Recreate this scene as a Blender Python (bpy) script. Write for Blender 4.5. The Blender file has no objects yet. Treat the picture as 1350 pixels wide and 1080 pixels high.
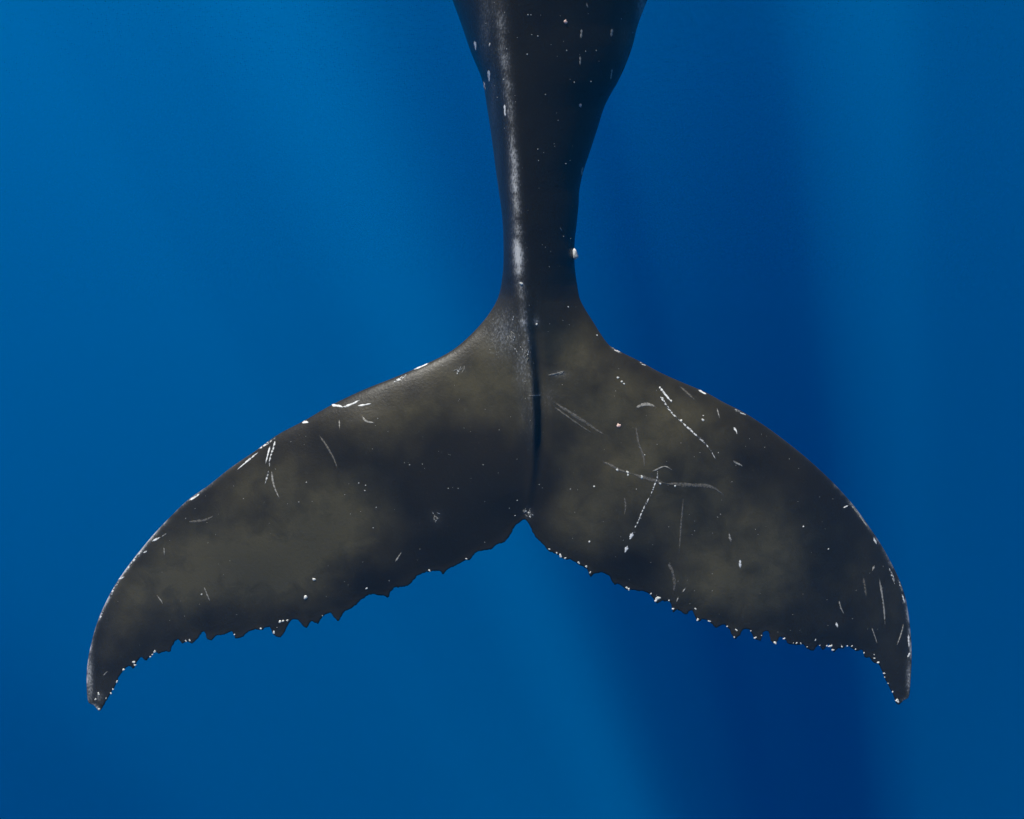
import bpy, math, random
import numpy as np
from mathutils import Vector, Matrix
from mathutils.geometry import delaunay_2d_cdt

random.seed(7)
rng = np.random.default_rng(7)
SC = bpy.context.scene
COL = SC.collection

# ------------------------------------------------------------------ camera
PITCH = math.radians(30.0)          # the diver looks down along the whale's back
F_PX = 964.0                        # focal length in photograph pixels (1350 wide)
DIST = 3.55                         # metres to the plane of the flukes
DEPTH = 16.0                        # camera depth below the surface
CAM = Vector((0, 0, -DEPTH))
RT = Vector((1, 0, 0))
FW = Vector((0, math.cos(PITCH), -math.sin(PITCH)))
UP = Vector((0, math.sin(PITCH), math.cos(PITCH)))
cd = bpy.data.cameras.new('camera')
cam = bpy.data.objects.new('camera', cd)
COL.objects.link(cam)
cam.matrix_world = Matrix.Translation(CAM) @ Matrix((
    (RT.x, UP.x, -FW.x, 0), (RT.y, UP.y, -FW.y, 0), (RT.z, UP.z, -FW.z, 0), (0, 0, 0, 1)))
cd.sensor_fit = 'HORIZONTAL'
cd.sensor_width = 36.0
cd.lens = 36.0 * F_PX / 1350.0
cd.clip_start = 0.05
cd.clip_end = 3000
SC.camera = cam

# ------------------------------------------------------------------ light
SUN_DIR = (RT * 0.304 - UP * 0.809 + FW * 0.502).normalized()    # where the rays travel
TO_SUN = -SUN_DIR
world = bpy.data.worlds.new('World')
SC.world = world
world.use_nodes = True
wn = world.node_tree
bg = wn.nodes['Background']
sky = wn.nodes.new('ShaderNodeTexSky')
sky.sky_type = 'NISHITA'
sky.sun_disc = False
sky.sun_elevation = math.asin(TO_SUN.z)
sky.sun_rotation = math.atan2(TO_SUN.x, TO_SUN.y)
wn.links.new(sky.outputs[0], bg.inputs[0])
bg.inputs[1].default_value = 0.05
sd = bpy.data.lights.new('sun', 'SUN')
sd.energy = 5.0
sd.angle = math.radians(0.6)
sd.color = (1.0, 0.97, 0.90)
sun = bpy.data.objects.new('sun', sd)
COL.objects.link(sun)
sun.rotation_euler = SUN_DIR.to_track_quat('-Z', 'Y').to_euler()
sun.location = (0, 0, 30)

SC.view_settings.view_transform = 'Standard'
SC.view_settings.look = 'None'
SC.view_settings.exposure = 1.58
SC.view_settings.gamma = 1.0
SC.view_settings.use_curve_mapping = False
SC.cycles.volume_bounces = 3
SC.cycles.max_bounces = 6
SC.cycles.transparent_max_bounces = 8
SC.cycles.use_denoising = True

# ------------------------------------------------------------------ node helpers
class NT:
    def __init__(self, mat):
        self.t = mat.node_tree
    def n(self, kind, **kw):
        nd = self.t.nodes.new(kind)
        for k, v in kw.items():
            setattr(nd, k, v)
        return nd
    def link(self, a, b):
        self.t.links.new(a, b)
    def put(self, sock, v):
        if isinstance(v, (int, float, tuple)):
            sock.default_value = v
        else:
            self.link(v, sock)
    def math(self, op, a, b=0.0, clamp=False):
        nd = self.n('ShaderNodeMath', operation=op, use_clamp=clamp)
        self.put(nd.inputs[0], a)
        self.put(nd.inputs[1], b)
        return nd.outputs[0]
    def ramp(self, v, lo, hi):
        nd = self.n('ShaderNodeMapRange', interpolation_type='SMOOTHSTEP')
        self.put(nd.inputs['Value'], v)
        nd.inputs['From Min'].default_value = lo
        nd.inputs['From Max'].default_value = hi
        return nd.outputs[0]
    def noise(self, vec, scale, detail=3.0, rough=0.55, dist=0.0):
        nd = self.n('ShaderNodeTexNoise')
        if vec is not None:
            self.link(vec, nd.inputs['Vector'])
        nd.inputs['Scale'].default_value = scale
        nd.inputs['Detail'].default_value = detail
        nd.inputs['Roughness'].default_value = rough
        nd.inputs['Distortion'].default_value = dist
        return nd.outputs['Fac']
    def mix(self, f, a, b):
        nd = self.n('ShaderNodeMix', data_type='RGBA')
        self.put(nd.inputs[0], f)
        self.put(nd.inputs[6], a)
        self.put(nd.inputs[7], b)
        return nd.outputs[2]
    def mapping(self, vec, scale=(1, 1, 1), rot=(0, 0, 0), loc=(0, 0, 0)):
        nd = self.n('ShaderNodeMapping')
        self.link(vec, nd.inputs[0])
        nd.inputs['Scale'].default_value = scale
        nd.inputs['Rotation'].default_value = rot
        nd.inputs['Location'].default_value = loc
        return nd.outputs[0]

def new_mat(name):
    m = bpy.data.materials.new(name)
    m.use_nodes = True
    return m, NT(m)

def mesh_obj(name, verts, faces, mat, parent=None, smooth=True):
    me = bpy.data.meshes.new(name)
    me.from_pydata([tuple(map(float, v)) for v in verts], [], faces)
    me.update()
    if smooth:
        me.polygons.foreach_set('use_smooth', [True] * len(me.polygons))
    o = bpy.data.objects.new(name, me)
    if mat:
        me.materials.append(mat)
    COL.objects.link(o)
    if parent:
        o.parent = parent
    return o

# ------------------------------------------------------------------ the sea
# surface: a choppy sheet with patches added to its tint that pass more or
# less sun, placed so that shafts of light stand in the water below
def build_surface():
    NX, NY = 120, 110
    xs = np.linspace(-695, 695, NX)
    ys = np.linspace(-145, 995, NY)
    X, Y = np.meshgrid(xs, ys)
    Z = 0.25 * np.sin(0.21 * X + 0.09 * Y) + 0.18 * np.sin(0.35 * Y - 0.12 * X + 1.3) + 0.1 * np.sin(0.6 * X + 0.4 * Y)
    v = np.stack([X, Y, Z], -1).reshape(-1, 3)
    f = [(j * NX + i, j * NX + i + 1, (j + 1) * NX + i + 1, (j + 1) * NX + i)
         for j in range(NY - 1) for i in range(NX - 1)]
    m, t = new_mat('rippled sea surface')
    t.t.nodes.remove(t.t.nodes['Principled BSDF'])
    out = t.t.nodes['Material Output']
    co = t.n('ShaderNodeTexCoord').outputs['Object']
    def light_patch(cx, cy, sx, sy, rot):
        # a soft elongated patch of added light or shade, 1 in its middle and 0 far away
        r = math.radians(rot)
        mp = t.n('ShaderNodeMapping', vector_type='TEXTURE')
        t.link(co, mp.inputs[0])
        mp.inputs['Location'].default_value = (cx, cy, 0)
        mp.inputs['Rotation'].default_value = (0, 0, r)
        mp.inputs['Scale'].default_value = (sx, sy, 1e4)
        ln = t.n('ShaderNodeVectorMath', operation='DOT_PRODUCT')
        t.link(mp.outputs[0], ln.inputs[0])
        t.link(mp.outputs[0], ln.inputs[1])
        return t.math('POWER', 2.71828, t.math('MULTIPLY', ln.outputs['Value'], -1.0))
    T = 0.36
    for (cx, cy, sx, sy, rot, amp) in LIGHT_PATCHES:
        T = t.math('ADD', t.math('MULTIPLY', light_patch(cx, cy, sx, sy, rot), amp), T)
    n1 = t.noise(t.mapping(co, (1.0, 0.16, 1.0)), 0.11, 2.0, 0.5)
    T = t.math('ADD', T, t.math('MULTIPLY', t.math('SUBTRACT', n1, 0.5), 0.22))
    T = t.math('MAXIMUM', t.math('MINIMUM', T, 1.0), 0.03)
    comb = t.n('ShaderNodeCombineColor')
    for k in range(3):
        t.link(T, comb.inputs[k])
    tr = t.n('ShaderNodeBsdfTransparent')
    t.link(comb.outputs[0], tr.inputs[0])
    gl = t.n('ShaderNodeBsdfGlossy')
    gl.inputs['Roughness'].default_value = 0.15
    gl.inputs['Color'].default_value = (0.6, 0.7, 0.75, 1)
    mx = t.n('ShaderNodeMixShader')
    mx.inputs[0].default_value = 0.04
    t.link(tr.outputs[0], mx.inputs[1])
    t.link(gl.outputs[0], mx.inputs[2])
    t.link(mx.outputs[0], out.inputs['Surface'])
    o = mesh_obj('water', v, f, m)
    o['kind'] = 'structure'
    o['label'] = 'rippled sea surface letting sunlight down in shafts'
    return o

LIGHT_PATCHES = [
    # centre x, y, half-widths x, y, turn, strength of the added light or shade
    (7.1, 67.5, 8.6, 57.8, -19.1, -0.72),
    (14.2, 23.5, 29.4, 4.0, 48.4, 0.08),
    (-31.0, 137.5, 50.6, 10.7, -101.4, -0.85),
    (-19.5, 42.3, 34.4, 7.2, -79.2, 0.50),
    (81.5, 148.1, 12.8, 90.4, -22.3, -0.77),
    (-9.2, 41.3, 5.0, 31.8, 7.6, -0.27),
    (-27.9, 53.4, 3.7, 47.7, 35.6, -0.56),
    (-33.6, 5.7, 4.7, 56.6, 45.5, -0.85),
    (1.1, 31.5, 6.5, 34.6, -17.8, -0.22),
    (-12.4, 26.5, 4.5, 26.6, 15.6, 0.32),
    (1.0, 92.0, 5.0, 62.9, -3.7, -0.28),
    (-5.7, 1.0, 7.0, 6.0, 0.0, 0.12),  # bright patch added above the whale to light its skin
]
build_surface()

def build_haze():
    x0, x1, y0, y1, z0, z1 = -700, 700, -150, 1000, -650, 1.2
    v = [(x, y, z) for z in (z0, z1) for y in (y0, y1) for x in (x0, x1)]
    f = [(0, 2, 3, 1), (4, 5, 7, 6), (0, 1, 5, 4), (2, 6, 7, 3), (0, 4, 6, 2), (1, 3, 7, 5)]
    m, t = new_mat('clear blue sea water')
    t.t.nodes.remove(t.t.nodes['Principled BSDF'])
    out = t.t.nodes['Material Output']
    pv = t.n('ShaderNodeVolumePrincipled')
    pv.inputs['Color'].default_value = (0.0, 0.272, 0.655, 1)
    pv.inputs['Density'].default_value = 0.0078
    pv.inputs['Anisotropy'].default_value = 0.0
    pv.inputs['Absorption Color'].default_value = (0, 0, 0, 1)
    t.link(pv.outputs[0], out.inputs['Volume'])
    o = mesh_obj('haze', v, f, m, smooth=False)
    o['kind'] = 'stuff'
    o['label'] = 'clear blue sea water all around the whale'
    o['category'] = 'water'
build_haze()

# ------------------------------------------------------------------ the whale's outline (photograph pixels)
PED_L = [(596.5, 0), (606.6, 27.7), (620.5, 68), (635.6, 106), (642, 141), (648, 181), (654, 227), (658, 255),
         (662, 285), (663.8, 323), (663, 358), (657, 391)]
LEAD_L = [(643, 416), (620.5, 441.5), (596, 462), (565.5, 478), (519.3, 498), (481.5, 513), (436, 534.5), (401, 554.6),
          (365.6, 573.5), (338, 593.6), (305, 616), (274.8, 640), (248, 659), (224.4, 681.5), (200.7, 706.6),
          (180, 731.8), (162.2, 755.5), (147.4, 779), (134, 805.9), (125.2, 829.6), (120.7, 847), (116.3, 868),
          (114.2, 891.8), (114.8, 915.5), (117.2, 927), (123.7, 930), (131, 937.7)]
TRAIL_L = [(137, 930), (144.4, 917), (151, 906.6), (154.8, 897.7), (159.2, 888.8), (165.2, 881.4), (171, 878.4),
           (176.4, 881.4), (180.6, 872.5), (185.9, 866.6), (191.8, 871), (199.2, 865.7), (203.7, 857.7), (209, 862),
           (218.5, 858.6), (224.4, 859.2), (229.7, 847.3), (234.8, 842.9), (240.7, 848.8), (246.6, 845.9),
           (253.4, 848.8), (261.4, 841.4), (265.9, 834), (269.4, 833), (273.3, 842.9), (279.2, 844.4), (285.1, 838.5),
           (295.5, 837), (305.9, 832.5), (310.3, 842), (319.2, 840), (328, 832.5), (337, 829.6), (344.4, 830.5),
           (355.3, 826.6), (360.7, 837), (370, 840.5), (377, 829.6), (382.9, 819.2), (391.8, 817), (399.2, 825),
           (404.5, 828), (411, 819), (419, 823), (425, 813), (435, 807.8), (440.3, 814), (445.8, 819.2),
           (454.2, 806.6), (464.2, 801.5), (473, 794), (483, 785.9), (490.7, 783.4), (498.2, 785), (506, 785.5),
           (512, 787.7), (516.4, 778.9), (521, 774.6), (533.5, 773.8), (542.3, 768.8), (551, 758.7), (563.7, 754.2),
           (573, 753), (580, 753.2), (584.4, 757.4), (590, 751), (601.5, 745.6), (614, 738.5), (618.6, 739), (628, 728.5),
           (637, 726), (646.9, 724.7), (654.4, 718.4), (665.8, 714.6), (673.3, 704.5), (679.6, 693.2), (687.2, 686.9),
           (692.2, 685.1)]
TRAIL_R = [(698.5, 693.2), (706, 708.3), (714.9, 717), (724, 727), (734, 730.7), (743, 737), (753, 738.2),
           (763, 744.5), (774.5, 750.8), (778.7, 761), (784.5, 756.4), (793.3, 754.6), (803.4, 759.6), (809.7, 771),
           (816, 770.5), (824.8, 777.3), (833.7, 778), (848.8, 779.8), (857.6, 784.8), (866, 796), (872.7, 792.4),
           (882.8, 793.7), (887.8, 807.5), (892.9, 803.7), (904.7, 810), (911.7, 805), (916.8, 813.8), (920.6, 819.4),
           (925.6, 816.3), (934.4, 818.8), (943.2, 827.7), (953.3, 823.9), (959.6, 827.7), (968.4, 842.3),
           (976, 837.7), (979.7, 830), (988.3, 830.5), (995.5, 842.5), (1002.8, 845), (1006.2, 833.8), (1012.8, 832.4),
           (1017.2, 846), (1022.8, 850.3), (1027, 840.6), (1032.5, 840), (1039.5, 848.9), (1050.6, 850.3),
           (1059, 849.7), (1064.5, 855.8), (1072.8, 858), (1078.3, 850.3), (1085.3, 857.2), (1092.2, 848.9),
           (1099.2, 860.6), (1105.6, 854.5), (1111.7, 855.8), (1115.8, 850.3), (1124.2, 855.8), (1129.7, 858.6),
           (1135.3, 856.7), (1140.8, 867), (1146.4, 867), (1150.6, 872.5), (1157.5, 875.3), (1161.7, 882.2),
           (1165.8, 893.3), (1171.4, 904.4), (1177, 914.2), (1181, 926.7), (1185.3, 929.4)]
LEAD_R = [(1190.8, 923.9), (1197.8, 919.7), (1200, 904.4), (1201.4, 882.2), (1202, 860), (1200.6, 835), (1197.8, 810),
          (1193.6, 787.8), (1186.7, 767), (1175.6, 743.3), (1161.7, 718.3), (1145, 693.3), (1131, 673.9),
          (1120, 660), (1095, 633), (1060, 601), (1020, 569.7), (1000, 555.9), (979.8, 543.3), (954.6, 530.7),
          (929.4, 516.8), (899, 504), (871.4, 491.6), (843.7, 476.5), (816, 462.7), (802, 454), (781.7, 423.9)]
PED_R = [(765.3, 396), (761, 376), (757.7, 350.8), (757.7, 318), (760, 298), (762.8, 270), (764, 250), (769, 226.7),
         (779, 196.5), (788, 168.8), (796.8, 141), (805.6, 123.4), (814.4, 108.3), (827, 80.6), (834.6, 58),
         (841, 33), (853.5, 0)]
# the rest of the animal, above the picture: body, long side flippers, head
BY = [0, -150, -350, -650, -1000, -1400, -1750, -2000, -2200, -2310, -2360]
BC = [725, 728, 730, 732, 735, 735, 735, 735, 735, 735, 735]
BH = [128.5, 180, 236, 302, 350, 366, 340, 286, 205, 120, 0]
FIN_L = [(-1560, None), (250, -1430), (60, -1220), (-120, -1020), (-205, -930), (-222, -960), (-190, -1090),
         (-60, -1330), (190, -1610), (-1760, None)]
def body_edge(y, side):
    return float(np.interp(-y, [-b for b in BY], BC) + side * np.interp(-y, [-b for b in BY], BH))
def fin(side):
    out = []
    for a, b in FIN_L:
        if b is None:
            out.append((body_edge(a, side), a))
        else:
            out.append((a if side < 0 else 2 * 735 - a, b))
    return out
UP_R = [(body_edge(y, 1), y) for y in (-75, -150, -250, -350, -500, -650, -820, -1000, -1200, -1400)] + fin(1) + \
       [(body_edge(y, 1), y) for y in (-1880, -2000, -2110, -2200, -2265, -2310, -2342)]
HEAD = [(735, -2360)]
UP_L = [(x * -1 + 2 * 735 if False else body_edge(y, -1), y) for (y, x) in [(-2342, 0), (-2310, 0), (-2265, 0), (-2200, 0), (-2110, 0), (-2000, 0), (-1880, 0)]] + \
       fin(-1)[::-1] + [(body_edge(y, -1), y) for y in (-1400, -1200, -1000, -820, -650, -500, -350, -250, -150, -75)]

RAGGED = None
def catmull(pts, step, closed=False):
    P = [np.array(p, float) for p in pts]
    out = []
    n = len(P)
    for i in range(n if closed else n - 1):
        if closed:
            p0, p1, p2, p3 = P[i - 1], P[i], P[(i + 1) % n], P[(i + 2) % n]
        else:
            p0, p1, p2, p3 = P[max(i - 1, 0)], P[i], P[i + 1], P[min(i + 2, n - 1)]
        L = np.linalg.norm(p2 - p1)
        ragged = RAGGED and (tuple(p1) in RAGGED or tuple(p2) in RAGGED)
        st = 40 if max(p1[1], p2[1]) < -60 else (2.2 if ragged else step)
        k = max(1, int(round(L / st)))
        # centripetal-ish tangents, limited so that short neighbours do not overshoot
        m1 = (p2 - p0) / (np.linalg.norm(p2 - p1) + np.linalg.norm(p1 - p0) + 1e-9) * L
        m2 = (p3 - p1) / (np.linalg.norm(p3 - p2) + np.linalg.norm(p2 - p1) + 1e-9) * L
        if ragged:
            m1, m2 = m1 * 0.62, m2 * 0.62
        for j in range(k):
            t = j / k
            h00, h10 = 2*t**3 - 3*t**2 + 1, t**3 - 2*t**2 + t
            h01, h11 = -2*t**3 + 3*t**2, t**3 - t**2
            q = h00 * p1 + h10 * m1 + h01 * p2 + h11 * m2
            if ragged and j:
                q = q + rng.normal(0, 0.42, 2)
            out.append(q)
    if not closed:
        out.append(P[-1])
    return np.array(out)

RING = PED_L + LEAD_L + TRAIL_L + TRAIL_R + LEAD_R + PED_R + UP_R + HEAD + UP_L
RAGGED = {tuple(map(float, p)) for p in TRAIL_L[1:] + TRAIL_R[:-1]}
OUT = catmull(RING, 3.2, closed=True)
RAGGED = None

def seg_dist(P, A, B):
    """least distance of each point of P to the segments A->B"""
    best = np.full(len(P), 1e18)
    AB = B - A
    L2 = (AB ** 2).sum(1) + 1e-12
    for s in range(0, len(P), 4000):
        p = P[s:s + 4000]
        d = p[:, None, :] - A[None]
        t = np.clip((d * AB[None]).sum(2) / L2[None], 0, 1)
        q = d - t[:, :, None] * AB[None]
        best[s:s + 4000] = (q ** 2).sum(2).min(1)
    return np.sqrt(best)

def inside(P, ring):
    x, y = P[:, 0], P[:, 1]
    c = np.zeros(len(P), bool)
    A, B = ring, np.roll(ring, -1, 0)
    for (x1, y1), (x2, y2) in zip(A, B):
        if y1 == y2:
            continue
        c ^= ((y1 > y) != (y2 > y)) & (x < (x2 - x1) * (y - y1) / (y2 - y1) + x1)
    return c

LEADS = [catmull([(657, 391)] + LEAD_L, 8), catmull(LEAD_R + [(765.3, 396)], 8)]
TRAILS = [catmull(TRAIL_L[::3] + [(692.2, 685.1)], 8), catmull([(692.2, 685.1)] + TRAIL_R[1::3], 8)]
def segs(lines):
    return np.concatenate([l[:-1] for l in lines]), np.concatenate([l[1:] for l in lines])
LA, LB = segs(LEADS)
TA, TB = segs(TRAILS)
FINA, FINB = segs([catmull(fin(-1), 40), catmull(fin(1), 40)])

def smooth(a, b, x):
    t = np.clip((x - a) / (b - a), 0, 1)
    return t * t * (3 - 2 * t)

KEEL_Y = [-2360, -1400, -350, 0, 35, 88, 151, 214, 272, 335, 400, 450, 500, 560, 620, 690]
KEEL_X = [735, 735, 690, 657, 661, 667, 674.5, 678.5, 681, 684, 689, 695, 700, 703, 702, 694]
PH_Y = [-2360, -2310, -2200, -2000, -1750, -1400, -1000, -650, -350, -150, 0, 100, 200, 300, 360, 400, 440, 480, 520, 560, 600, 650, 690]
PH_Z = [0, 95, 170, 240, 300, 335, 310, 250, 185, 145, 116, 95, 78, 65, 58, 50, 41, 36, 32, 25, 15, 6, 0]
pl = np.array(UP_L[-10:] + PED_L + LEAD_L[:20])
pr = np.array(LEAD_R[8:] + PED_R + UP_R[:10])
pr = pr[np.argsort(pr[:, 1])]
def edge_left(y):
    o = np.interp(y, pl[:, 1], pl[:, 0])
    b = np.interp(-y, [-q for q in BY], BC) - np.interp(-y, [-q for q in BY], BH)
    return np.where(y < -1200, b, o)
def edge_right(y):
    o = np.interp(y, pr[:, 1], pr[:, 0])
    b = np.interp(-y, [-w for w in BY], BC) + np.interp(-y, [-w for w in BY], BH)
    return np.where(y < -1200, b, o)

PXM = DIST / F_PX
# rounded versions of the two long curves, so that no kink shows along the back
_ty = np.arange(-2700.0, 901.0, 3.0)
def rounded(ys, vs, wide):
    v = np.interp(_ty, ys, vs)
    k = np.exp(-0.5 * (np.arange(-90, 91) / (wide / 3.0)) ** 2)
    sm = np.convolve(np.pad(v, 90, mode='edge'), k / k.sum(), mode='valid')
    w = smooth(-2150, -1950, _ty) * smooth(420, 300, _ty)
    return v * (1 - w) + sm * w
_hz = rounded(PH_Y, PH_Z, 55.0)
_kx = rounded(KEEL_Y, KEEL_X, 30.0)
def relief(P, db=None):
    """front height, back height and mid-plane offset (pixels of the fluke plane, towards the camera)"""
    x, y = P[:, 0], P[:, 1]
    if db is None:
        db = seg_dist(P, OUT, np.roll(OUT, -1, 0))
    dl = seg_dist(P, LA, LB)
    dt = seg_dist(P, TA, TB)
    c = dl + dt
    s = np.clip(dl / np.maximum(c, 1e-6), 0, 1)
    c = np.minimum(c, 300)
    yt = 5 * 0.125 * (0.2969 * np.sqrt(s) - 0.126 * s - 0.3516 * s**2 + 0.2843 * s**3 - 0.1015 * s**4) * c
    zf = np.minimum(np.maximum(yt, 1.2), np.sqrt(db * 9.0)) * smooth(350, 430, y)
    # flippers
    zfin = np.minimum(26, np.sqrt(np.maximum(db, 0) * 14)) * smooth(-850, -900, y) * smooth(-1850, -1800, y)
    # tail stock and body: keeled section
    kx = np.interp(y, _ty, _kx)
    xl, xr = edge_left(y), edge_right(y)
    fl_ = smooth(370, 470, y)
    wid_l = np.maximum(kx - xl, 1e-3) * (1 - fl_) + 62 * fl_
    wid_r = np.maximum(xr - kx, 1e-3) * (1 - fl_) + 92 * fl_
    r = np.where(x < kx, (kx - x) / wid_l, (x - kx) / wid_r)
    r = np.clip(r, 0, 1)
    rr = np.sqrt(r * r + 0.006) - math.sqrt(0.006) * (1 - r)
    rr = np.clip(rr, 0, 1)
    keel = np.where(y > -300, 0.36, np.interp(y, [-1200, -300], [0.1, 0.36]))
    prof = (1 - keel) * np.maximum(1 - rr * rr, 0) ** (0.5 + 1.3 * smooth(325, 490, y)) + keel * (1 - rr) ** (1.05 + 0.6 * smooth(325, 490, y))
    h = np.interp(y, _ty, _hz)
    # where the stock runs out over the flukes only a tapering keel is left
    dx = x - kx
    wl = np.interp(y, [380, 440, 520, 620], [34, 26, 17, 9])
    wr = np.interp(y, [340, 420, 470, 520, 570, 620], [66, 46, 30, 19, 12, 8])
    ridge = np.exp(-(np.sqrt((dx / np.where(dx < 0, wl, wr)) ** 2 + 0.02)) ** 1.35) * np.clip(db / 22, 0, 1)
    kb = smooth(345, 540, y)
    prof = prof * (1 - kb) + ridge * kb
    zp = h * prof
    # small hooked fin on the back, far above the picture
    zp = zp + 75 * np.exp(-((x - kx) / 16) ** 2) * np.exp(-((y + 780) / 70) ** 2)
    cx = 0.5 * (xl + xr)
    rb = np.clip(np.abs(x - cx) / np.maximum(0.5 * (xr - xl), 1e-3), 0, 1)
    zb = 0.95 * h * np.sqrt(1 - rb * rb) * smooth(480, 391, y)
    p = 2.6
    zfl = zf + zfin
    front = (zfl ** p + zp ** p) ** (1 / p)
    back = (zfl ** p + zb ** p) ** (1 / p)
    # gentle undulation of the blades
    fl = smooth(420, 560, y) * np.clip(db / 40, 0, 1)
    front = front + fl * (2.6 * np.sin(x / 47.0 + 0.6) * np.sin(y / 39.0 + x / 160.0) + 1.2 * np.sin(x / 21.0 - y / 27.0))
    # crease along the right foot of the keel
    front = front - 9.5 * np.exp(-((x - kx - 11) / 8.0) ** 2) * smooth(385, 490, y) * smooth(650, 510, y)
    # sweep of the mid-plane: fluke tips fall away, body leans away
    ux = (x - 697) / 500.0
    mid = -58 * ux * ux * smooth(380, 520, y) - 0.05 * (np.sqrt((y + 160.0) ** 2 + 200.0 ** 2) - (y + 160.0)) * smooth(420, -100, y) - 26 * smooth(600, 930, y)
    mid = mid * 1.0
    return front, back, mid

def place(P, z):
    """photograph pixel + height (in fluke-plane pixels) -> world point"""
    dep = DIST - z * PXM
    X = (P[:, 0] - 675.0) / F_PX
    Y = (540.0 - P[:, 1]) / F_PX
    W = np.array(CAM)[None] + dep[:, None] * (np.array(FW)[None] + X[:, None] * np.array(RT)[None] + Y[:, None] * np.array(UP)[None])
    return W

BASE = place(np.array([[697.0, 660.0]]), np.array([0.0]))[0]
whale = bpy.data.objects.new('humpback_whale', None)
whale.location = BASE
COL.objects.link(whale)
whale['label'] = 'dark grey whale seen from behind, its broad scarred tail flukes spread in blue water'
whale['category'] = 'whale'
TO_CAM = -np.array(FW)

def hash_fbm(x, y, seed, octs=((70, 0.95), (34, 0.85), (16, 0.5), (8, 0.25))):
    """smooth value noise for the mottling"""
    tot = np.zeros_like(x)
    w = 0
    for k, (sc, a) in enumerate(octs):
        g = np.random.default_rng(seed + k).random((256, 256))
        u, v = x / sc + 40, y / sc + 80
        i, j = np.floor(u).astype(int), np.floor(v).astype(int)
        fu, fv = u - i, v - j
        fu, fv = fu * fu * (3 - 2 * fu), fv * fv * (3 - 2 * fv)
        G = lambda p, q: g[p % 256, q % 256]
        tot += a * ((G(i, j) * (1 - fu) + G(i + 1, j) * fu) * (1 - fv) + (G(i, j + 1) * (1 - fu) + G(i + 1, j + 1) * fu) * fv)
        w += a
    return tot / w

# olive film patches (x, y, half-widths, strength), as they lie on the skin
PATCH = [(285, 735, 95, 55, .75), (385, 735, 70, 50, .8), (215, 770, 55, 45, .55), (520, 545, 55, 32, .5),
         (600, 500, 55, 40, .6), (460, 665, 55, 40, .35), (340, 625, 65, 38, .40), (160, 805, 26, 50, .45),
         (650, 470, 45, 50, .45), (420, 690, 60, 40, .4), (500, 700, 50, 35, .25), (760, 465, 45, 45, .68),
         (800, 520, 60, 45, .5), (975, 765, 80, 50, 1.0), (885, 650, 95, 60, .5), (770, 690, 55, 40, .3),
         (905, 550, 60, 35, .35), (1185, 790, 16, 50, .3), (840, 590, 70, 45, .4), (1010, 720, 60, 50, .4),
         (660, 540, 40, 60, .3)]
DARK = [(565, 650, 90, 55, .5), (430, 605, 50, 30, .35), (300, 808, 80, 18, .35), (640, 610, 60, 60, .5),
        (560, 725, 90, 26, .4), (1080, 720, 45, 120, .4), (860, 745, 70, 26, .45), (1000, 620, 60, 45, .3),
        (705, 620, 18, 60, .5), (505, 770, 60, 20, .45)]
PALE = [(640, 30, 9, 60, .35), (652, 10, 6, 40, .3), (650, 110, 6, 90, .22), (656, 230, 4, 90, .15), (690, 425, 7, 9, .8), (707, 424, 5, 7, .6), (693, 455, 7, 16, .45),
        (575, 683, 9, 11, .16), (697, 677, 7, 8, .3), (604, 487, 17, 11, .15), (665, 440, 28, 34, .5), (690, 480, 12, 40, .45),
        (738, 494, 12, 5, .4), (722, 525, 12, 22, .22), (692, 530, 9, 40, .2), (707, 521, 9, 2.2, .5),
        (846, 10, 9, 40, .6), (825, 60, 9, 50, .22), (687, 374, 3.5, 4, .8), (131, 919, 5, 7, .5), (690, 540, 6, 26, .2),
        (118, 892, 4.5, 42, .8), (1198.5, 893, 3.5, 26, .75), (1190, 720, 1, 1, 0)]

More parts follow.
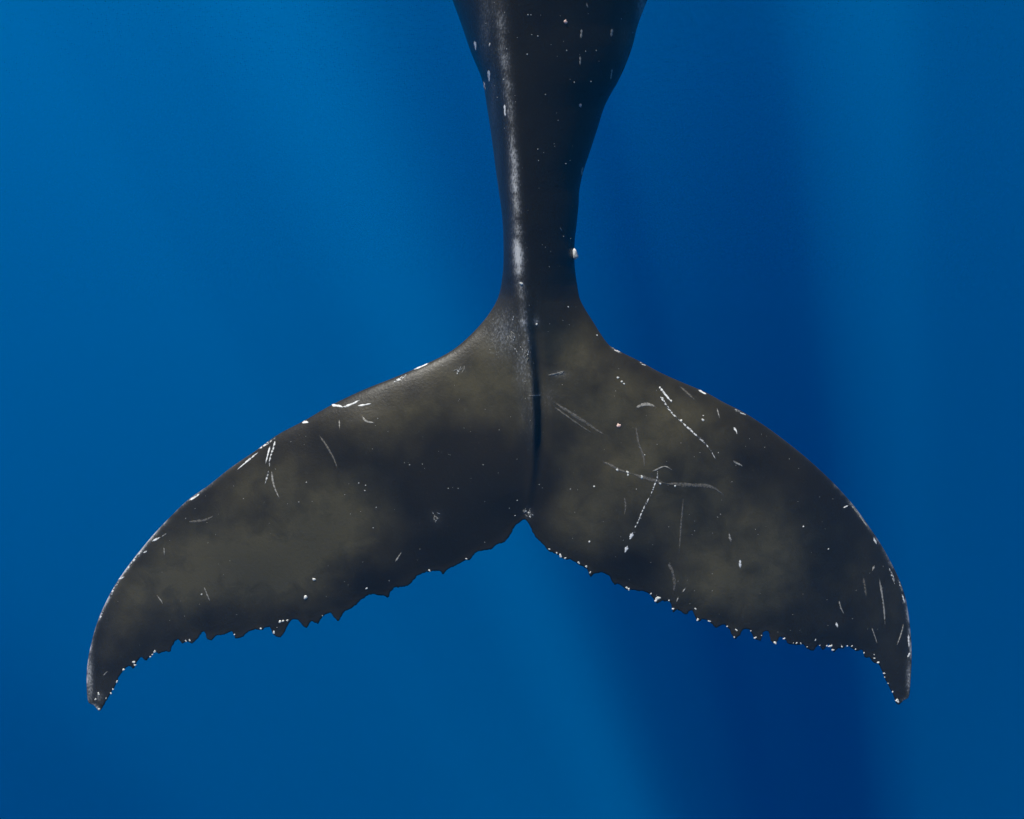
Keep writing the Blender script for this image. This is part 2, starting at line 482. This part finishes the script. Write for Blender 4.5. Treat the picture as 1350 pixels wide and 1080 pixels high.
def build_body():
    ring = OUT
    nb = len(ring)
    # inner rows that round the edges
    A = ring
    tang = np.roll(ring, -1, 0) - np.roll(ring, 1, 0)
    tang /= np.linalg.norm(tang, axis=1)[:, None] + 1e-9
    area = 0.5 * np.sum(ring[:, 0] * np.roll(ring[:, 1], -1) - np.roll(ring[:, 0], -1) * ring[:, 1])
    nrm = np.stack([-tang[:, 1], tang[:, 0]], 1) * (1 if area > 0 else -1)
    cand = []
    big = ring[:, 1] < -60
    for off in (0.7, 2.0):
        cand.append((ring + nrm * np.where(big, off * 6, off)[:, None], off * 0.75))
    g = 3.4
    xs = np.arange(100, 1215, g)
    ys = np.arange(-60, 945, g * 0.866)
    X, Y = np.meshgrid(xs, ys)
    X = X + (np.arange(len(ys)) % 2)[:, None] * g * 0.5
    G1 = np.stack([X.ravel(), Y.ravel()], 1)
    G1 = G1 + rng.uniform(-0.3, 0.3, G1.shape)
    X, Y = np.meshgrid(np.arange(-240, 1720, 26.0), np.arange(-2360, -60, 24.0))
    G2 = np.stack([X.ravel(), Y.ravel()], 1) + rng.uniform(-1, 1, (X.size, 2))
    X, Y = np.meshgrid(np.arange(380, 1090, 8.0), np.arange(-420, -62, 8.0))
    G3 = np.stack([X.ravel(), Y.ravel()], 1) + rng.uniform(-0.6, 0.6, (X.size, 2))
    G2 = G2[G2[:, 1] < -425]
    cand += [(G1, 2.9), (G2, 16.0), (G3, 5.0)]
    pts = [ring]
    dbs = [np.zeros(nb)]
    for c, mind in cand:
        c = c[inside(c, ring)]
        d = seg_dist(c, ring, np.roll(ring, -1, 0))
        k = d > np.where(c[:, 1] < -60, mind if mind > 3 else mind * 5, mind)
        pts.append(c[k]); dbs.append(d[k])
    P = np.concatenate(pts)
    D = np.concatenate(dbs)
    res = delaunay_2d_cdt([Vector(p) for p in P], [(i, (i + 1) % nb) for i in range(nb)], [], 1, 1e-4)
    V = np.array([tuple(v) for v in res[0]])
    tris = [tuple(f) for f in res[2]]
    d = seg_dist(V, ring, np.roll(ring, -1, 0))
    edge = d < 1e-3
    fr, bk, mid = relief(V, d)
    fr[edge] = 0; bk[edge] = 0
    n = len(V)
    Wf = place(V, mid + fr)
    inner = np.where(~edge)[0]
    back_id = np.arange(n)
    back_id[inner] = n + np.arange(len(inner))
    Wb = place(V[inner], (mid - bk)[inner])
    verts = np.concatenate([Wf, Wb]) - BASE
    faces = []
    for a, b, c in tris:
        ar = (V[b, 0] - V[a, 0]) * (V[c, 1] - V[a, 1]) - (V[c, 0] - V[a, 0]) * (V[b, 1] - V[a, 1])
        if ar > 0:      # y runs down in the photograph
            a, b = b, a
        faces.append((a, b, c))
        if not (edge[a] and edge[b] and edge[c]):
            faces.append((int(back_id[b]), int(back_id[a]), int(back_id[c])))
    o = mesh_obj('body', verts, faces, SKIN, whale)
    o['label'] = 'dark grey body and tail with olive mottling and a ragged trailing edge'
    me = o.data
    x, y = V[:, 0], V[:, 1]
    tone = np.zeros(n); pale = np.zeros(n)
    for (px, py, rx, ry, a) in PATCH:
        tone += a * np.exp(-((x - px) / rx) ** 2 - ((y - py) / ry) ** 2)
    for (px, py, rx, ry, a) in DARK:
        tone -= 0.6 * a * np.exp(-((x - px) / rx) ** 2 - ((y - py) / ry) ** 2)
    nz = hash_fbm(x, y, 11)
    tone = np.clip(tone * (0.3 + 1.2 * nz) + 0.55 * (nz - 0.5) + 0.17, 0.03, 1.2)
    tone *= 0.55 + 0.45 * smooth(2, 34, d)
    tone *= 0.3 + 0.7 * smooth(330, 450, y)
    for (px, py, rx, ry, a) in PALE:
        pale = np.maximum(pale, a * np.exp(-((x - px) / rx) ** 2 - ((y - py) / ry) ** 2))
    kx = np.interp(y, _ty, _kx)  # keel ridge: pale scuffs plus its soft highlight, painted into the skin colour
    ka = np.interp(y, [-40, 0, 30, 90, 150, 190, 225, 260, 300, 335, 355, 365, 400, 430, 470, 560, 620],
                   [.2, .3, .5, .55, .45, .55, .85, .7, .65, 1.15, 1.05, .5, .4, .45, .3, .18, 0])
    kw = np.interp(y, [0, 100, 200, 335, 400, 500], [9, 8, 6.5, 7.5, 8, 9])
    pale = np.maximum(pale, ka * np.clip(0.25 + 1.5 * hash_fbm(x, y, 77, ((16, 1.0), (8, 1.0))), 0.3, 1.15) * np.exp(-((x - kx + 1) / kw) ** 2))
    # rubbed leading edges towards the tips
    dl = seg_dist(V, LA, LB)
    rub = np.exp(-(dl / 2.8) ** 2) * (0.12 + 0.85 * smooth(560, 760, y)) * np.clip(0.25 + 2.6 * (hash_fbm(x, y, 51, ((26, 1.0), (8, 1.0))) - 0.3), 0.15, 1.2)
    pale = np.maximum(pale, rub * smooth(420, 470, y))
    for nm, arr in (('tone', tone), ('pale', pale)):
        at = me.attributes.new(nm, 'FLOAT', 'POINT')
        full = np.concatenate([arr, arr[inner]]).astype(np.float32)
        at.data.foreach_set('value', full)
    return o

def build_skin():
    m, t = new_mat('whale skin')
    bs = t.t.nodes['Principled BSDF']
    co = t.n('ShaderNodeTexCoord').outputs['Object']
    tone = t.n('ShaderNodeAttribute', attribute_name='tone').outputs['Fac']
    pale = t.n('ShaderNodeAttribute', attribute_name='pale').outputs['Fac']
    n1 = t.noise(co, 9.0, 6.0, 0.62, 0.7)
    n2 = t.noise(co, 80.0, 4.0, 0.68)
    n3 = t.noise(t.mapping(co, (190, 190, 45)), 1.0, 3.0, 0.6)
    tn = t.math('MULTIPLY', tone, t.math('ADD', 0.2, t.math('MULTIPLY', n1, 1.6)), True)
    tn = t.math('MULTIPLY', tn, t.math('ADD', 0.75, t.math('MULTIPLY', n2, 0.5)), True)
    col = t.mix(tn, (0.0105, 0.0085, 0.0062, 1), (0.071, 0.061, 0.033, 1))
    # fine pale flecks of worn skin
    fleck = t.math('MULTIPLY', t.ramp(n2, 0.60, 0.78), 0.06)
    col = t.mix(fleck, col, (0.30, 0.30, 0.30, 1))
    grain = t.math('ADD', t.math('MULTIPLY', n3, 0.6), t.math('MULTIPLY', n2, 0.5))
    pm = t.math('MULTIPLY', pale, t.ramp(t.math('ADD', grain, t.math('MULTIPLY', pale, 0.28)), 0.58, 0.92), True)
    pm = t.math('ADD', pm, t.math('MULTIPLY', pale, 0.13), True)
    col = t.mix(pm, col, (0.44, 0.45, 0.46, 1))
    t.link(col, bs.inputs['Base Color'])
    bs.inputs['Roughness'].default_value = 0.4
    bs.inputs['Specular IOR Level'].default_value = 0.35
    bp = t.n('ShaderNodeBump')
    bp.inputs['Strength'].default_value = 0.25
    bp.inputs['Distance'].default_value = 0.006
    t.link(t.math('ADD', n2, n1), bp.inputs['Height'])
    t.link(bp.outputs[0], bs.inputs['Normal'])
    return m
SKIN = build_skin()
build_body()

# ------------------------------------------------------------------ scars: thin raised streaks of pale tissue
def scar_mat(name, col, lo, hi, dark=(0.02, 0.02, 0.02, 1), solid=1.0):
    m, t = new_mat(name)
    bs = t.t.nodes['Principled BSDF']
    co = t.n('ShaderNodeTexCoord').outputs['Object']
    n = t.noise(co, 75.0, 3.0, 0.6)
    n2 = t.noise(co, 260.0, 2.0, 0.6)
    c = t.mix(t.ramp(n, lo, hi), dark, col)
    t.link(c, bs.inputs['Base Color'])
    bs.inputs['Roughness'].default_value = 0.6
    bs.inputs['Specular IOR Level'].default_value = 0.2
    # the streak thins out raggedly into the skin at its borders
    fade = t.n('ShaderNodeAttribute', attribute_name='fade').outputs['Fac']
    a = t.math('ADD', fade, t.math('MULTIPLY', t.math('SUBTRACT', t.math('ADD', t.math('MULTIPLY', n, 0.6), t.math('MULTIPLY', n2, 0.4)), 0.5), 1.5))
    t.link(t.math('MULTIPLY', t.ramp(a, 0.12, 0.55), solid), bs.inputs['Alpha'])
    return m
WHITE = scar_mat('fresh white scar', (0.78, 0.79, 0.78, 1), 0.28, 0.52, (0.16, 0.16, 0.16, 1))
DASH = scar_mat('beaded white scar', (0.70, 0.71, 0.70, 1), 0.44, 0.58, (0.06, 0.06, 0.058, 1))
GREY = scar_mat('healed grey scar', (0.34, 0.33, 0.30, 1), 0.30, 0.60, (0.11, 0.105, 0.09, 1), 0.95)
FAINT = scar_mat('old faint scar', (0.165, 0.155, 0.135, 1), 0.30, 0.62, (0.095, 0.088, 0.072, 1), 0.72)

SCARS = [  # material, width, points
    (WHITE, 3.2, [(436, 534), (446, 535), (453, 537)]), (WHITE, 2.8, [(452, 537), (463, 533), (475, 527)]),
    (WHITE, 2.2, [(471, 535.5), (490, 532)]), (GREY, 2.6, [(477, 548), (482, 555), (495, 558)]),
    (GREY, 1.8, [(447, 553), (448, 567)]), (WHITE, 3.4, [(398, 558), (402, 556), (407, 557)]),
    (WHITE, 2.2, [(356, 588), (353, 600), (350, 612)]), (DASH, 2.4, [(363, 579), (360, 592), (356, 605), (355, 618)]),
    (DASH, 2.2, [(354, 620), (352, 630), (349, 639)]), (GREY, 2.4, [(358, 620), (360, 636), (364, 648), (369, 658)]),
    (WHITE, 2.0, [(312, 620), (326, 608), (342, 595)]), (FAINT, 2.6, [(420, 573), (430, 587), (441, 607), (446, 622)]),
    (DASH, 2.6, [(519, 504), (530, 498), (538, 492)]), (WHITE, 2.0, [(545, 487.5), (556, 483), (566, 478.5)]),
    (FAINT, 3.6, [(248, 688), (266, 686.5), (278, 682.5), (284, 678)]), (WHITE, 2.6, [(200, 714), (212, 708)]),
    (GREY, 1.8, [(213, 708), (221, 702)]), (WHITE, 2.0, [(189, 729), (194.5, 726)]), (GREY, 1.5, [(216, 720), (217, 733)]),
    (WHITE, 2.2, [(156, 764), (165, 760)]), (GREY, 2.0, [(206, 784), (211, 790), (215, 797)]),
    (GREY, 2.0, [(269, 774), (273, 784), (277, 793)]), (WHITE, 2.4, [(249, 660), (256, 656), (264, 650.5)]),
    (GREY, 1.8, [(136, 891), (143, 884)]), (GREY, 1.8, [(521, 741), (525, 735), (530, 727)]),
    (DASH, 2.2, [(340, 593), (352, 585), (364, 576.5)]), (DASH, 2.4, [(143, 791), (150, 777), (157, 766)]),
    (DASH, 2.0, [(166, 753), (178, 737), (190, 722)]), (DASH, 2.4, [(131, 818), (137, 803)]),
    (FAINT, 4.2, [(728, 529), (750, 543), (772, 557), (788, 568), (802, 576)]),
    (FAINT, 2.4, [(727, 534), (745, 547), (765, 561), (785, 574)]),
    (GREY, 4.2, [(838, 538), (846, 534), (855, 533), (866, 537)]), (WHITE, 2.8, [(870, 511), (877, 520), (886, 530.5)]),
    (DASH, 2.4, [(868, 520), (873, 526), (880, 537), (889, 548), (898, 556)]),
    (DASH, 2.2, [(897, 555), (908, 565), (920, 576), (930, 585), (938, 596), (945, 608)]),
    (FAINT, 2.4, [(896, 509), (906, 518), (917, 528)]), (WHITE, 2.6, [(966, 562.5), (970, 567), (972, 573)]),
    (GREY, 2.2, [(965, 607), (974, 612), (981, 616)]),
    (FAINT, 3.4, [(793, 608), (806, 614), (820, 621), (837, 626)]), (FAINT, 5.0, [(834, 625), (860, 633), (880, 638)]),
    (FAINT, 5.4, [(876, 637.5), (905, 639.5), (930, 640.5), (945, 645.5), (955, 654)]),
    (GREY, 2.0, [(859, 622), (868, 618), (877, 615), (888, 621)]),
    (DASH, 2.0, [(867, 621), (866, 632), (862, 642), (857, 655)]), (DASH, 2.4, [(857, 654), (848, 672), (840, 690), (835, 700)]),
    (WHITE, 4.2, [(835, 701), (830, 712)]), (WHITE, 4.4, [(827.5, 719), (824, 729)]),
    (FAINT, 2.4, [(901, 655), (899, 680), (897, 705), (895, 733)]),
    (FAINT, 4.4, [(880, 742), (886, 752), (889, 765), (889, 775), (888, 783)]), (GREY, 2.2, [(895, 786), (892, 794)]),
    (GREY, 2.8, [(961, 702), (962, 708), (964, 715)]), (WHITE, 3.0, [(975.6, 737), (976, 750)]),
    (GREY, 2.4, [(1159, 762), (1162, 779), (1165, 799), (1167, 827)]), (FAINT, 3.4, [(1138, 761), (1140, 772), (1142, 787)]),
    (GREY, 1.9, [(1106, 792), (1109, 803), (1113, 810)]), (WHITE, 2.6, [(1102, 820), (1104.5, 828)]),
    (GREY, 1.7, [(1149, 827), (1153, 838), (1157, 850)]), (WHITE, 2.1, [(1111, 670), (1119.5, 666)]),
    (WHITE, 2.8, [(1151, 708), (1156, 718)]), (DASH, 2.8, [(1171, 748), (1175.6, 757), (1180, 771)]),
    (WHITE, 2.2, [(1189, 783), (1193, 796)]), (GREY, 1.8, [(1191.5, 821), (1188, 836), (1182.5, 851)]),
    (WHITE, 2.2, [(1197.5, 836), (1198.6, 855)]), (WHITE, 3.0, [(1196.5, 867), (1200.3, 860)]),
    (GREY, 2.8, [(1153, 745), (1150, 753)]), (DASH, 2.2, [(804, 457.5), (820, 466.5)]), (DASH, 2.0, [(841, 477), (853, 483)]),
    (WHITE, 2.8, [(920, 514), (932, 520)]), (DASH, 2.2, [(968, 539.5), (985, 548.5)]), (GREY, 1.6, [(945, 538), (949, 552)]),
    (GREY, 2.0, [(1120, 663), (1134, 681), (1146, 698)]), (DASH, 2.0, [(1184, 764), (1190, 781)]),
    (GREY, 3.4, [(767, 37), (766, 52)]), (GREY, 3.4, [(807, 37), (806, 50)]), (GREY, 2.4, [(765, 73), (765, 88)]),
    (WHITE, 2.6, [(625.5, 53), (627.5, 67)]), (WHITE, 3.4, [(644, 91), (645, 108)]), (DASH, 2.4, [(637.5, 107), (640, 119)]),
    (WHITE, 2.6, [(665, 137), (666, 154)]), (DASH, 2.2, [(645, 55), (645.5, 62)]), (GREY, 1.8, [(773, 3), (775.5, 12)]),
    (GREY, 1.6, [(738, 299), (741, 305)]), (GREY, 2.4, [(807, 90), (805, 106)]), (GREY, 3.2, [(768, 218), (767, 232)]),
    (FAINT, 2.6, [(838, 560), (842, 585), (848, 600), (850, 618)]), (GREY, 1.8, [(696, 521.5), (706, 521.5), (714, 521)]),
    (GREY, 2.2, [(722, 495), (734, 492.5), (744, 489)]), (FAINT, 2.2, [(823, 655), (825, 668), (823, 680)]),
    (GREY, 1.8, [(905, 774), (899, 782)]),
]
def build_scar(matl, width, pts):
    L = catmull(pts, 3.0)
    tot = np.linalg.norm(np.diff(L, axis=0), axis=1).sum()
    k = int(min(12, max(3, tot / 3.2)))
    acc = np.concatenate([[0], np.cumsum(np.linalg.norm(np.diff(L, axis=0), axis=1))])
    s = np.linspace(0, acc[-1], k + 1)
    C = np.stack([np.interp(s, acc, L[:, 0]), np.interp(s, acc, L[:, 1])], 1)
    T = np.gradient(C, axis=0)
    T /= np.linalg.norm(T, axis=1)[:, None] + 1e-9
    N = np.stack([-T[:, 1], T[:, 0]], 1)
    w = 0.6 * width * np.interp(s / acc[-1], [0, 0.18, 0.75, 1], [0.35, 1, 0.9, 0.3]) * rng.uniform(0.75, 1.2, k + 1)
    rows = []
    for off, lift in ((-1, -0.02), (0, 0.75), (1, -0.02)):
        Q = C + N * (w * off)[:, None]
        fr, bk, mid = relief(Q)
        rows.append(place(Q, mid + fr + lift))
    V = np.concatenate(rows)
    org = V[k // 2 + k + 1]
    n = k + 1
    f = [(j * n + i, j * n + i + 1, (j + 1) * n + i + 1, (j + 1) * n + i) for j in (0, 1) for i in range(k)]
    o = mesh_obj('scar', V - org, f, matl, whale)
    e = np.interp(s / acc[-1], [0, 0.15, 0.8, 1], [0.1, 1, 0.9, 0.1])
    at = o.data.attributes.new('fade', 'FLOAT', 'POINT')
    at.data.foreach_set('value', np.concatenate([e * 0.1, e, e * 0.1]).astype(np.float32))
    o.location = org - BASE
for a in SCARS:
    build_scar(*a)
# rubbed spots: little bundles of short scratches
for cx, cy, sx, sy, cnt, lean in [(575, 683, 5.5, 6.5, 11, -0.5), (697, 676, 4.5, 4.5, 9, -0.15), (604, 486, 9, 5, 9, 0.5),
                                  (738, 493, 7, 3, 5, 1.3), (668, 440, 13, 13, 9, -0.2), (693, 462, 4, 13, 7, 0.0)]:
    for k in range(cnt):
        px, py = cx + random.gauss(0, sx * 0.6), cy + random.gauss(0, sy * 0.6)
        an = lean + random.gauss(0, 0.35)
        ln = random.uniform(1.8, 4.2)
        build_scar(GREY if k % 3 else DASH, random.uniform(1.0, 1.7),
                   [(px - math.sin(an) * ln, py + math.cos(an) * ln), (px, py), (px + math.sin(an) * ln, py - math.cos(an) * ln)])

# ------------------------------------------------------------------ barnacles
def barnacle_mesh(name, seed, matl, crater):
    r = np.random.default_rng(seed)
    K = 9
    prof = [(1.0, -0.45), (0.95, 0.15), (0.7, 0.55), (0.36, 0.72), (0.22, 0.45 if crater else 0.78)]
    v = []
    wob = r.uniform(0.6, 1.25, K)
    for (rad, z) in prof:
        for i in range(K):
            a = 2 * math.pi * i / K
            v.append((rad * wob[i] * math.cos(a), rad * wob[i] * math.sin(a), z + r.uniform(-0.05, 0.05)))
    f = [(j * K + i, j * K + (i + 1) % K, (j + 1) * K + (i + 1) % K, (j + 1) * K + i) for j in range(len(prof) - 1) for i in range(K)]
    f.append(tuple((len(prof) - 1) * K + i for i in range(K)))
    me = bpy.data.meshes.new(name)
    me.from_pydata(v, [], f)
    me.polygons.foreach_set('use_smooth', [True] * len(me.polygons))
    me.materials.append(matl)
    return me
def shell_mat(name, a, b):
    m, t = new_mat(name)
    bs = t.t.nodes['Principled BSDF']
    co = t.n('ShaderNodeTexCoord').outputs['Object']
    t.link(t.mix(t.ramp(t.noise(co, 1.4, 3.0, 0.6), 0.35, 0.62), a, b), bs.inputs['Base Color'])
    bs.inputs['Roughness'].default_value = 0.55
    return m
SHELL = shell_mat('white shell', (0.28, 0.29, 0.27, 1), (0.82, 0.82, 0.78, 1))
PINK = shell_mat('pinkish shell', (0.55, 0.26, 0.20, 1), (0.85, 0.66, 0.58, 1))
BM = [barnacle_mesh('barnacle', 3, SHELL, True), barnacle_mesh('barnacle', 5, SHELL, False), barnacle_mesh('barnacle', 9, PINK, False)]
def barnacle(x, y, r, kind=None, stretch=1.0, turn=None):
    """a shell sitting on the skin at photograph position x, y with radius r pixels"""
    e = 1.0
    Q = np.array([[x, y], [x + e, y], [x, y + e]])
    fr, bk, mid = relief(Q)
    W = place(Q, mid + fr)
    n = np.cross(W[2] - W[0], W[1] - W[0])
    n = n / (np.linalg.norm(n) + 1e-12)
    if n @ TO_CAM < 0:
        n = -n
    n = n + 0.35 * TO_CAM
    q = Vector(n).to_track_quat('Z', 'Y')
    me = BM[random.randrange(2)] if kind is None else BM[kind]
    o = bpy.data.objects.new('barnacle', me)
    COL.objects.link(o)
    o.parent = whale
    o.location = W[0] - BASE
    o.rotation_mode = 'QUATERNION'
    from mathutils import Quaternion
    o.rotation_quaternion = q @ Quaternion((0, 0, 1), random.uniform(0, 6.28) if turn is None else turn)
    s = r * PXM
    if kind is None:
        stretch = random.uniform(0.55, 1.9)
        s *= random.uniform(0.7, 1.1) / math.sqrt(stretch) ** 0.5
    o.scale = (s, s * stretch, s * random.uniform(0.35, 0.6))
    return o
EDGE = [(734, 729, 2), (763, 742, 2.2), (773, 747, 2), (826, 775, 2.6), (829, 777, 2), (868, 789, 3.4), (865, 792, 2.4), (858, 783, 1.6),
        (882, 792, 1.8), (887.5, 803, 2.4), (917, 803, 1.4), (920, 817, 1.8), (935, 819, 1.8), (959, 826, 1.6), (968, 840, 1.5),
        (971, 831, 2.1), (990, 832, 1.2), (995.5, 841, 1.7), (1022, 848, 2.4), (1034, 842, 1.8), (1050, 848, 1.4), (1056, 849, 1.8),
        (1064, 853, 1.3), (1075, 844, 1.5), (1090, 851, 1.6), (1095, 852, 2.2), (1098, 857, 2.4), (1110, 853, 1.6), (1117, 852, 1.4),
        (1123, 852, 1.3), (1139, 861, 1.6), (1153, 868, 1.8), (1152.5, 863, 1.3), (1158, 873.5, 2), (1166, 888, 1.8), (1166.5, 893, 1.4),
        (1171, 901, 1.5), (1177, 912, 1.7), (1183, 924, 3.2), (724, 724, 1.5), (739, 733, 2.2), (778, 755, 1.4), (745, 736, 1.4),
        (163, 883, 2.4), (176, 873, 2.6), (178, 877, 2), (204, 859, 2.6), (198, 866, 1.5), (201, 863, 1.6), (245, 845, 2), (250, 844, 1.7),
        (309, 837, 1.4), (344, 829, 1.8), (361, 834, 2.6), (369, 820, 2.4), (373, 819, 1.8), (379, 818, 2.2), (566, 752, 2), (615, 737, 1.3),
        (154, 899, 2), (149, 909, 1.4), (146, 914, 1.6), (140, 921, 1.6), (126, 922, 2.2), (130, 915, 2.2), (131, 935, 1.8), (483, 776, 1.6),
        (425, 812, 1.2), (697, 676, 2.2), (693, 674, 1.6), (699, 681, 1.5), (1004, 838, 1.0), (1081, 851, 1.1), (1046, 848, 1.0), (1128, 856, 1.2)]
for x, y, r in EDGE:
    barnacle(x, y, r)
for x, y, r, s in [(402.5, 788, 3.0, 1.35), (414.5, 764, 2.7, 1.0), (814, 619.5, 2.4, 1), (827, 622.5, 2.3, 1), (828, 626, 1.5, 1),
                   (846, 628.5, 2.6, 1), (870, 637.5, 1.9, 1), (890, 641, 1.7, 1), (815, 498, 1.8, 1), (820, 503, 1.6, 1), (822.5, 506, 1.5, 1),
                   (707.5, 428, 1.7, 1), (687, 374, 2.2, 1.2), (783, 641.5, 1.4, 1), (898, 555, 2.0, 1), (903, 561, 1.5, 1), (910, 566, 1.4, 1),
                   (873, 525, 1.9, 1), (885, 529, 1.7, 1), (870, 511.5, 1.7, 1), (926.5, 553.5, 1.9, 1.3), (927, 548, 1.0, 1), (787, 442, 1.3, 1),
                   (777, 714.5, 1.6, 1), (1059, 694.5, 1.4, 1), (1092, 724, 1.2, 1), (266, 783.5, 1.5, 1), (749, 404.5, 1.2, 1)]:
    barnacle(x, y, r, 1, s)
for x, y, r in [(815.5, 561, 2.7), (745.5, 28.5, 2.4), (765, 139, 2.3)]:
    b = barnacle(x, y, r, 2)
    b['label'] = 'pinkish round barnacle on dark skin'
b = barnacle(757.0, 336, 4.2, 0, 1.9)
b.location = place(np.array([[758.6, 336.0]]), np.array([9.0]))[0] - BASE
b.rotation_quaternion = (RT + 0.9 * Vector(TO_CAM)).to_track_quat('Z', 'Y')
b.scale = (4.4 * PXM, 8.0 * PXM, 4.0 * PXM)
b['label'] = 'large pale barnacle on the edge of the tail stock'

# tiny pale specks scattered over the skin, too many to pick apart
def build_specks():
    pts = [(557, 612), (637, 613), (481, 647), (473, 637), (496, 669), (540, 613), (591, 644), (604, 644), (682, 660), (679, 680),
           (492, 696), (404, 636), (394, 662), (482, 640), (498, 552), (711, 639), (752, 645), (839, 645), (850, 600), (947, 597),
           (701, 46), (709, 48), (696, 20), (700, 20), (668, 65), (709, 197), (746, 216), (719, 125), (757, 109), (779, 108),
           (747, 67), (772, 68), (786, 67), (710, 212), (664, 105), (819, 25), (834, 43), (752, 315), (743, 312), (695, 72)]
    tries = rng.uniform((115, 0), (1200, 930), (900, 2))
    ring = OUT
    ok = inside(tries, ring)
    tries = tries[ok]
    d = seg_dist(tries, ring, np.roll(ring, -1, 0))
    tries = tries[d > 4][:230]
    R = np.concatenate([rng.uniform(0.75, 1.15, len(pts)), rng.uniform(0.3, 0.6, len(tries))])
    P = np.concatenate([np.array(pts, float), tries])
    fr, bk, mid = relief(P)
    W = place(P, mid + fr)
    V, Fc = [], []
    oct_f = [(0, 2, 4), (2, 1, 4), (1, 3, 4), (3, 0, 4), (2, 0, 5), (1, 2, 5), (3, 1, 5), (0, 3, 5)]
    for w, r in zip(W, R):
        b = len(V)
        s = r * PXM
        for dx in ((1, 0, 0), (-1, 0, 0), (0, 0, 1), (0, 0, -1)):
            V.append(w - BASE + np.array(dx) * s)
        V.append(w - BASE + TO_CAM * s * 0.7)
        V.append(w - BASE - TO_CAM * s * 0.5)
        Fc += [tuple(b + i for i in f) for f in oct_f]
    o = mesh_obj('skin_specks', V, Fc, SHELL, whale)
    o['kind'] = 'stuff'
build_specks()
